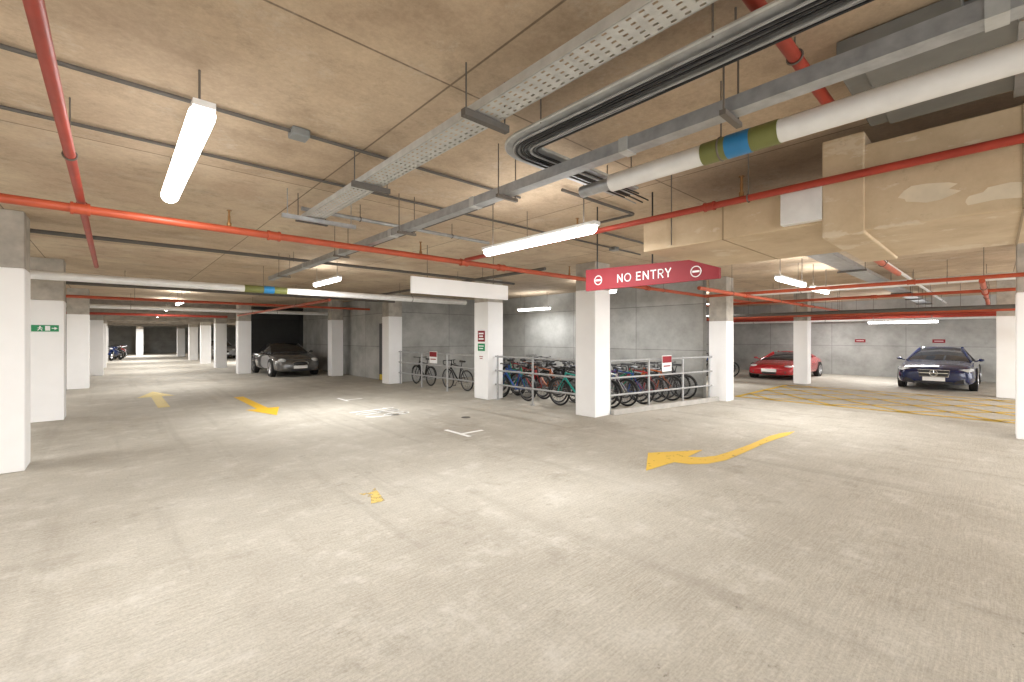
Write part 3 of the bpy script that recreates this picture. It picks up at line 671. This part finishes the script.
# ------------------------------------------------------------------ bicycles
def frame_mat(nm, c): return simple(nm+'_bicycle_paint', c, .35, .1, .08, 6, .4)
BC = dict(blue=frame_mat('blue', (.015, .075, .30)), red=frame_mat('red', (.36, .016, .02)), black=frame_mat('black', (.013, .013, .014)),
          green=frame_mat('green', (.008, .22, .12)), silver=frame_mat('silver', (.36, .36, .37)), white=frame_mat('white', (.66, .66, .64)),
          purple=frame_mat('purple', (.12, .035, .17)), orange=frame_mat('orange', (.45, .11, .02)), turquoise=frame_mat('turquoise', (.01, .34, .28)))
def make_bike(kind):
    t = thing('bicycle', 'bicycle', 'bicycle', (0, 0, 0), 0, 'bicycles parked in the bicycle store')
    rh, fh, bb = Vector((-.5, 0, .34)), Vector((.54, 0, .34)), Vector((-.06, 0, .28))
    st, ht, hb_ = Vector((-.22, 0, .80)), Vector((.33, 0, .86)), Vector((.37, 0, .70))
    mb = MB()
    topend = bb.lerp(st, .93) if kind != 'step' else bb.lerp(st, .55)
    mb.cyl(topend, ht.lerp(hb_, .2), .020, 8); mb.cyl(bb, hb_.lerp(ht, .15), .025, 8); mb.cyl(bb, st, .020, 8); mb.cyl(ht, hb_, .024, 8)
    for s in (-1, 1):
        e = rh+Vector((0, .06*s, 0))
        mb.tube([bb+Vector((0, .03*s, 0)), e], .012, 6); mb.tube([bb.lerp(st, .9)+Vector((0, .02*s, 0)), e], .011, 6)
    mb.build('frame', BC['black'], t)
    mb = MB(); mb.cyl(hb_, hb_-Vector((-.01, 0, .03)), .03, 8)
    for s in (-1, 1): mb.tube([hb_+Vector((.005, .0, -.02)), hb_+Vector((.015, .055*s, -.05)), fh+Vector((-.03, .055*s, .12)), fh+Vector((0, .055*s, 0))], .013, 6)
    mb.build('fork', BC['black'], t)
    for c in (rh, fh):
        mb = MB().circ(c, (0, 1, 0), .303, .014, 32, 6); mb.cyl(c-Vector((0, .06, 0)), c+Vector((0, .06, 0)), .022, 8)
        for k in range(24):
            a = 2*PI*k/24; s = .025 if k % 2 else -.025
            mb.cyl(c+Vector((.02*math.cos(a), s, .02*math.sin(a))), c+Vector((.30*math.cos(a), 0, .30*math.sin(a))), .003, 4)
        w = mb.build('wheel', MT['wheel'], t)
        MB().circ(c, (0, 1, 0), .318, .026 if kind != 'drop' else .019, 36, 8).build('tyre', MT['black'], w)
    mb = MB(); stem = ht+Vector((-.02, 0, .09))
    mb.cyl(ht, stem, .013, 8)
    if kind == 'drop':
        f = stem+Vector((.09, 0, .01)); mb.cyl(stem, f, .014, 8)
        mb.tube([f+Vector((0, -.2, 0)), f+Vector((0, .2, 0))], .012, 8)
        for s in (-1, 1): mb.tube(fillet([f+Vector((0, .2*s, 0)), f+Vector((.10, .21*s, 0)), f+Vector((.10, .21*s, -.13)), f+Vector((-.02, .21*s, -.14))], .06), .014, 8)
    else:
        f = stem+Vector((.05, 0, .03)); mb.cyl(stem, f, .014, 8)
        mb.tube([f+Vector((-.09, -.27, .02)), f+Vector((-.02, -.16, .01)), f, f+Vector((-.02, .16, .01)), f+Vector((-.09, .27, .02))], .012, 8)
        for s in (-1, 1): mb.tube([f+Vector((-.09, .27*s, .02)), f+Vector((-.05, .2*s, .015))], .018, 8)
    mb.build('handlebar', MT['plast'], t)
    mb = MB(); sp = st+(st-bb).normalized()*.13
    mb.cyl(st, sp, .012, 8)
    mb.loft([[(sp.x+x, y*w, sp.z+z) for y, z in ((-1, .005), (-.6, .04), (0, .05), (.6, .04), (1, .005), (0, -.01))] for x, w in ((-.14, .05), (-.12, .075), (-.03, .06), (.07, .022), (.13, .014))])
    mb.build('saddle', MT['plast'], t)
    mb = MB().circ(bb+Vector((0, -.05, 0)), (0, 1, 0), .085, .006, 24, 4); mb.cyl(bb-Vector((0, .075, 0)), bb+Vector((0, .075, 0)), .014, 8)
    for s in (-1, 1):
        e = bb+Vector((.11*s, .075*s, -.13*s)); mb.cyl(bb+Vector((0, .075*s, 0)), e, .010, 6); mb.box(e+Vector((0, .04*s, 0)), (.09, .08, .02))
    for zz in (.085, -.085): mb.tube([bb+Vector((0, -.05, zz)), rh+Vector((0, -.05, zz*.45))], .005, 4)
    mb.build('crankset', MT['grey'], t)
    if kind in ('flat', 'step'):
        for c, a0, a1 in ((rh, 20, 170), (fh, 30, 140)):
            rings = []
            for k in range(11):
                a = math.radians(a0+(a1-a0)*k/10); q = Vector((math.cos(a), 0, math.sin(a)))
                rings.append([c+q*.354+Vector((0, s, 0)) for s in (-.028, .028)]+[c+q*.360+Vector((0, s, 0)) for s in (.028, -.028)])
            MB().loft(rings).build('mudguard', MT['plast'], t)
    if kind == 'step':
        mb = MB(); c = Vector((.56, 0, .86))
        for z in (0, .1, .2): mb.tube([c+Vector((x*(.10+z*.15), y*(.13+z*.15), z)) for x, y in ((-1, -1), (1, -1), (1, 1), (-1, 1))], .005, 4, True)
        for k in range(12):
            u = -1+2*(k % 6)/5
            for p in ((u, -1 if k < 6 else 1), (-1 if k < 6 else 1, u)):
                mb.cyl(c+Vector((p[0]*.10, p[1]*.13, 0)), c+Vector((p[0]*.13, p[1]*.16, .2)), .003, 4)
        mb.build('basket', MT['plast'], t)
    t.scale = (.92, .92, .92)
    return t
PROTO = {k: make_bike(k) for k in ('flat', 'drop', 'step')}
USED = set()
KT = {'flat': 'with straight handlebar', 'drop': 'with dropped handlebar', 'step': 'with front basket'}
def bike(kind, x, y, deg, lean, colour, where, group='bicycles parked in the bicycle store'):
    lab = '%s bicycle %s, %s' % (colour, KT[kind], where)
    rot = (math.radians(lean), 0, math.radians(deg)); p = PROTO[kind]
    o = p if kind not in USED else dup(p, (x, y, 0), rot, lab)
    USED.add(kind); o.location = (x, y, 0.003); o.rotation_euler = rot; o['label'] = lab; o['group'] = group
    for ch in o.children:
        if ch.name.split('.')[0] in ('frame', 'fork'):
            ch.material_slots[0].link = 'OBJECT'; ch.material_slots[0].material = BC[colour]
ORD = ['first', 'second', 'third', 'fourth', 'fifth', 'sixth', 'seventh', 'eighth', 'ninth', 'tenth', 'eleventh', 'twelfth', 'thirteenth', 'fourteenth', 'fifteenth']
CY = ['black', 'red', 'black', 'silver', 'blue', 'black', 'black', 'white', 'black', 'green', 'blue', 'orange', 'purple']
KY = ['flat', 'drop', 'step', 'flat', 'flat', 'drop', 'flat', 'step', 'drop', 'flat', 'flat', 'drop', 'flat']
def row(n, x0, dx, y0, dy, sh, where, first=None):
    for i in range(n):
        colour = first if (i == 0 and first) else CY[(i*5+sh) % 13]
        bike(KY[(i+sh) % 13], x0+i*dx, y0+i*dy+(.18 if i % 2 else -.18), 90+RND.uniform(-1.5, 1.5)+(180 if i % 2 else 0), RND.uniform(-1.2, 1.2), colour, '%s from the %s' % (ORD[i], where))
row(14, 7.74, .265, 6.56, -.042, 0, 'corner column in the front row', 'turquoise')
row(14, 7.66, .265, 8.52, -.02, 4, 'railing in the second row', 'blue')
row(10, 8.50, .28, 10.50, 0, 7, 'railing in the third row')
bike('flat', 7.70, 12.9, 89, 1.5, 'black', 'behind the railing next to the far column')
bike('drop', 7.72, 10.95, 91, -1.5, 'black', 'behind the railing left of the column with notices')
bike('flat', 18.2, 7.6, 100, 3, 'black', 'left of the red car, nearer one', 'bicycles left of the red car')
bike('step', 18.9, 8.0, 95, -3, 'blue', 'left of the red car, farther one', 'bicycles left of the red car')

# ------------------------------------------------------------------ motorbikes
def motorbike(loc, rz, paint, label):
    t = thing('motorbike', label, 'motorbike', loc, rz, 'motorbikes deep in the far corridor')
    P = lambda mb, nm, m, **k: mb.build(nm, m, t, world=False, **k)
    for x in (-.68, .70):
        mb = MB().circ((x, 0, .30), (0, 1, 0), .235, .065, 28, 8); w_ = P(mb, 'wheel', MT['black'])
        mb = MB().circ((x, 0, .30), (0, 1, 0), .17, .02, 24, 6); mb.cyl((x, -.06, .30), (x, .06, .30), .05, 12)
        for k in range(6): mb.cyl((x, 0, .30), (x+.17*math.cos(k*PI/3), 0, .30+.17*math.sin(k*PI/3)), .014, 5)
        mb.build('wheel_rim', MT['rim'], w_, world=False)
    mb = MB()
    for s in (-1, 1): mb.tube([(.70, .09*s, .30), (.50, .09*s, .88)], .024, 8)
    P(mb, 'fork', MT['steel'])
    P(MB().loft([[(x, y*w, z+q*h) for y, q in ((-.6, -1), (.6, -1), (1, 0), (.6, 1), (-.6, 1), (-1, 0))] for x, z, w, h in ((-.10, .80, .10, .08), (.05, .84, .16, .13), (.30, .86, .17, .14), (.46, .84, .08, .07))]), 'fuel_tank', paint, sub=1)
    P(MB().loft([[(x, y*w, z+q*.05) for y, q in ((-1, -1), (1, -1), (1, .4), (.5, 1), (-.5, 1), (-1, .4))] for x, z, w in ((-.85, .90, .07), (-.60, .84, .13), (-.30, .80, .15), (-.06, .82, .10))]), 'seat', MT['plast'], sub=1)
    P(MB().loft([[(x, y*w, z) for y, z in ((-1, z0), (1, z0), (1.05, (z0+z1)/2), (.8, z1), (-.8, z1), (-1.05, (z0+z1)/2))] for x, w, z0, z1 in ((-.30, .14, .34, .70), (.05, .19, .26, .72), (.38, .18, .34, .80), (.62, .16, .62, .98), (.78, .08, .74, .90))]), 'fairing', paint, sub=1)
    P(MB().ell((.74, 0, .82), (.06, .09, .06)), 'headlight', MT['lamp'])
    P(MB().tube([(.40, -.36, .98), (.48, -.18, .97), (.50, 0, .95), (.48, .18, .97), (.40, .36, .98)], .016, 8), 'handlebar', MT['plast'])
    P(MB().tube([(.2, -.16, .26), (-.3, -.18, .26), (-.85, -.20, .48)], [.03, .04, .055], 10), 'exhaust', MT['steel'])
    mb = MB(); mb.tube([(-.68, .08, .30), (-.1, .08, .40)], .03, 6); mb.tube([(-.68, -.08, .30), (-.1, -.08, .40)], .03, 6); P(mb, 'swing_arm', MT['grey'])
    P(MB().loft([[(.70+.33*math.cos(a), y, .30+.33*math.sin(a)) for y in (-.07, .07)]+[(.70+.34*math.cos(a), y, .30+.34*math.sin(a)) for y in (.07, -.07)] for a in [math.radians(20+14*k) for k in range(9)]]), 'mudguard', paint)
motorbike((.15, 40.5, 0), -PI/2-.35, MT['mblue'], 'dark blue motorbike deep in the far corridor, nearest of the three')
motorbike((.35, 43.5, 0), -PI/2-.3, MT['plast'], 'black motorbike deep in the far corridor between two others')
motorbike((.55, 46.5, 0), -PI/2-.3, MT['carred'], 'red motorbike deep in the far corridor, farthest of the three')

# ------------------------------------------------------------------ cars
def make_car(label, paint, st, gh, r, wx_, feat, loc, rz, soft=False, zscale=1.0, ys=1.0):
    t = thing('car', label, 'car', loc, rz)
    P = lambda mb, nm, m, **k: mb.build(nm, m, t, world=False, **k)
    rings = []
    for x, w, zb, zs, zt, tw in st:
        zm = zb+(zs-zb)*.62
        h = [(.80*w, zb), (.965*w, zb+.05), (w, zb+(zs-zb)*.3), (w, zm), (.965*w, zs), (tw, zt), (tw*.5, zt+.02)]
        rings.append([(x, y, z) for y, z in h]+[(x, 0, zt+.027)]+[(x, -y, z) for y, z in reversed(h)])
    P(MB().loft(rings), 'body', MT[paint], sub=2)
    W = max(s[1] for s in st)
    (fx, fz, fw), (ax, az, aw), (bx_, bz, bw), (rx, rzz, rw), belt = gh
    mb = MB(); zb = belt-.06; bm_ = W*.88
    rg = []
    for x, z, w, base in ((fx, fz, fw, fw), (ax, az, aw, bm_), (bx_, bz, bw, bm_), (rx, rzz, rw, rw)):
        b0 = zb if z > belt+.1 else zb-.05
        rg.append([(x, base, b0), (x, base*.6+w*.4, b0*.55+z*.45), (x, w, z-.03), (x, w*.6, z+.0), (x, 0, z+.012), (x, -w*.6, z), (x, -w, z-.03), (x, -base*.6-w*.4, b0*.55+z*.45), (x, -base, b0)])
    mb.loft(rg); P(mb, 'window_glass', MT['glass'])
    rm = MT['fabric'] if soft else MT[paint]
    rs = [(ax+.06, az-.015, aw*1.0), (ax*.5+bx_*.5, (az+bz)/2+.02, (aw+bw)/2*1.02), (bx_, bz+.005, bw*1.02)]
    if soft: rs += [(bx_*.6+rx*.4, bz*.6+rzz*.4+.03, bw*.6+rw*.4+.03), (rx+.05, rzz+.02, rw)]
    else: rs += [(bx_*.85+rx*.15, bz*.85+rzz*.15+.012, bw*.9+rw*.1)]
    mb = MB().loft([[(x, w*1.03, z-.06), (x, w*.93, z-.01), (x, w*.5, z+.03), (x, 0, z+.04), (x, -w*.5, z+.03), (x, -w*.93, z-.01), (x, -w*1.03, z-.06)] for x, z, w in rs])
    P(mb, 'soft_top' if soft else 'roof', rm, sub=1)
    for s in (-1, 1):
        P(MB().tube([(fx, fw*s, fz-.03), (ax, aw*s*1.01, az-.015)], .03, 6), 'pillar', MT[paint])
        if not soft:
            P(MB().tube([(bx_, bw*s, bz), (rx, rw*s, rzz-.02)], [.04, .07], 6), 'pillar', MT[paint])
            P(MB().tube([(ax*.45+bx_*.55, bm_*s*1.0, belt-.02), (ax*.45+bx_*.55, (aw+bw)/2*s*1.02, az-.02)], .026, 6), 'pillar', MT['plast'])
        mb = MB().ell((fx-.22, (W+.06)*s, belt+.06), (.05, .08, .048)); mb.cyl((fx-.22, W*.9*s, belt), (fx-.22, (W+.03)*s, belt+.04), .02, 6)
        P(mb, 'wing_mirror', MT[paint])
        P(MB().tube([(ax*.7+bx_*.3-.3, W*1.0*s, belt-.14), (ax*.7+bx_*.3-.5, W*1.0*s, belt-.14)], .014, 6), 'door_handle', MT['chrome'])
        for x in wx_:
            P(MB().cyl((x, (W-.16)*s, r), (x, (W-.004)*s, r), r+.045, 28), 'wheel_arch', MT['black'])
            mb = MB(); pr = [(W-.20, r*.7), (W-.19, r*.96), (W-.15, r), (W-.03, r), (W+.005, r*.95), (W+.01, r*.70), (W-.0, r*.68)]
            mb.loft([[(x+q*math.cos(a), y*s, r+q*math.sin(a)) for y, q in pr] for a in [2*PI*k/28 for k in range(28)]], False, True)
            w_ = P(mb, 'wheel', MT['black'])
            mb = MB().circ((x, W*s, r), (0, 1, 0), r*.66, .018, 28, 6); mb.cyl((x, (W-.03)*s, r), (x, (W+.005)*s, r), .06, 12)
            for k in range(5):
                for dd in (-.12, .12):
                    a = 2*PI*k/5+dd; mb.tube([(x, W*s-.005*s, r), (x+r*.66*math.cos(a), W*s-.005*s, r+r*.66*math.sin(a))], .018, 5)
            mb.build('wheel_rim', MT['rim'], w_, world=False)
    feat(t, P)
    t.scale = (1, ys, zscale)
    return t
def plate(P, x, z, w=.52):
    P(MB().box((x, 0, z), (.02, w, .12)), 'number_plate', MT['plate'], smooth=False, bevel=.004)
def feat_navy(t, P):
    for s in (-1, 1):
        P(MB().loft([[(2.08, y*s, z) for y, z in ((.50, .62), (.87, .655), (.87, .735), (.70, .75), (.52, .70))], [(2.37, y*s, z) for y, z in ((.42, .605), (.79, .635), (.78, .695), (.66, .71), (.44, .68))]]), 'headlight', MT['lamp'])
        P(MB().loft([[(2.36, y*s, z) for y, z in ((.42, .25), (.76, .24), (.74, .42), (.52, .36))], [(2.44, y*s, z) for y, z in ((.43, .26), (.68, .25), (.66, .41), (.52, .35))]]), 'air_intake', MT['plast'])
    g = P(MB().loft([[(2.36, y, z) for y, z in ((-.37, .68), (-.33, .46), (.33, .46), (.37, .68))], [(2.470, y, z) for y, z in ((-.36, .665), (-.32, .47), (.32, .47), (.36, .665))]]), 'grille', MT['plast'], smooth=False)
    mb = MB().tube([(2.47, -.37, .672), (2.47, -.33, .46), (2.47, .33, .46), (2.47, .37, .672)], .011, 6, True); mb.box((2.475, 0, .57), (.012, .66, .024))
    mb.build('grille_trim', MT['chrome'], g, world=False)
    c = Vector((2.488, 0, .57)); mb = MB().circ(c, (1, 0, 0), .095, .012, 24, 6)
    for k in range(3):
        a = PI/2+2*PI*k/3; mb.tube([c, c+Vector((0, .093*math.cos(a), .093*math.sin(a)))], [.02, .006], 6)
    mb.build('grille_emblem', MT['chrome'], g, world=False)
    P(MB().box((2.43, 0, .27), (.05, .86, .07)), 'lower_grille', MT['plast'])
    plate(P, 2.47, .38)
make_car('navy blue saloon car parked nose out against the right concrete wall', 'navy',
    [(-2.42, .70, .40, .74, .80, .56), (-2.30, .84, .26, .86, .94, .66), (-1.9, .91, .20, .90, .97, .70), (-1.0, .94, .18, .88, .92, .78), (.3, .94, .18, .87, .91, .78), (.9, .94, .18, .86, .93, .74), (1.5, .93, .19, .82, .90, .72), (2.05, .91, .20, .75, .82, .66), (2.32, .85, .20, .69, .74, .58), (2.46, .72, .24, .61, .65, .50)],
    ((1.1, .945, .78), (.10, 1.33, .54), (-.7, 1.33, .51), (-1.95, .98, .62), .90), .34, (1.48, -1.45), feat_navy, (18.05+2.45, 1.27, 0), PI, False, .93, .94)
def feat_red(t, P):
    for s in (-1, 1):
        P(MB().ell((1.86, .60*s, .575), (.18, .14, .055)), 'headlight', MT['lamp'])
        P(MB().box((2.06, .45*s, .34), (.06, .26, .10)), 'air_intake', MT['plast'], bevel=.02)
    P(MB().box((2.09, 0, .30), (.05, .50, .10)), 'lower_grille', MT['plast'], bevel=.02)
    plate(P, 2.115, .40)
make_car('low red sports car parked nose out behind the slim white column', 'carred',
    [(-2.1, .66, .42, .74, .78, .5), (-1.95, .78, .28, .80, .86, .6), (-1.5, .86, .20, .82, .89, .64), (-.8, .88, .17, .80, .85, .7), (.3, .87, .17, .76, .80, .7), (.8, .87, .17, .74, .80, .64), (1.3, .87, .18, .69, .74, .58), (1.75, .84, .18, .61, .66, .54), (2.0, .76, .19, .53, .57, .46), (2.12, .62, .24, .46, .48, .38)],
    ((.95, .81, .70), (.0, 1.12, .50), (-.55, 1.11, .48), (-1.75, .88, .54), .80), .31, (1.28, -1.22), feat_red, (18.1+2.1, 5.72, 0), PI, False, .89, .97)
def feat_gt(t, P):
    for s in (-1, 1):
        P(MB().ell((2.06, .60*s, .66), (.23, .15, .088)), 'headlight', MT['lamp'])
        P(MB().ell((2.24, .55*s, .34), (.07, .12, .05)), 'fog_lamp', MT['lamp'])
    g = P(MB().ell((2.32, 0, .54), (.06, .30, .095), 20, 10), 'grille', MT['plast'])
    MB().tube([(2.37, .29*math.cos(a), .54+.09*math.sin(a)) for a in [2*PI*k/24 for k in range(24)]], .012, 6, True).build('grille_trim', MT['chrome'], g, world=False)
    P(MB().box((2.30, 0, .28), (.08, .9, .10)), 'lower_grille', MT['plast'], bevel=.02)
    plate(P, 2.385, .40)
GT = [(-2.3, .68, .42, .76, .82, .5), (-2.15, .82, .28, .88, .94, .6), (-1.6, .90, .20, .92, .99, .70), (-.8, .90, .18, .88, .94, .76), (.3, .90, .18, .86, .92, .74), (.8, .90, .18, .86, .95, .68), (1.4, .90, .19, .80, .90, .62), (1.95, .86, .19, .70, .80, .54), (2.22, .76, .20, .62, .68, .46), (2.36, .60, .25, .52, .57, .36)]
GG = ((.85, .97, .72), (.12, 1.32, .55), (-.75, 1.31, .53), (-1.75, 1.0, .60), .91)
make_car('dark grey convertible with black soft top parked in the dark bay', 'bronze', GT, GG, .34, (1.42, -1.3), feat_gt, (5.58, 18.8+2.36, 0), -PI/2, True)
make_car('silver car parked deep behind the right columns of the far corridor', 'csilver', GT, GG, .34, (1.42, -1.3), feat_gt, (6.0, 40, 0), -PI/2)

# ------------------------------------------------------------------ world, camera
w = bpy.data.worlds.new('world'); SC.world = w; w.use_nodes = True
bg = w.node_tree.nodes['Background']; bg.inputs[0].default_value = (1, .995, .985, 1); bg.inputs[1].default_value = 4.5
cd = bpy.data.cameras.new('camera'); cd.sensor_width = 36; cd.lens = F/1024*36; cd.shift_y = (HY-341)/1024; cd.clip_start = .05
co = bpy.data.objects.new('camera', cd); COL.objects.link(co)
co.location = (0, 0, CH); co.rotation_euler = (PI/2, 0, -YAW)
SC.camera = co
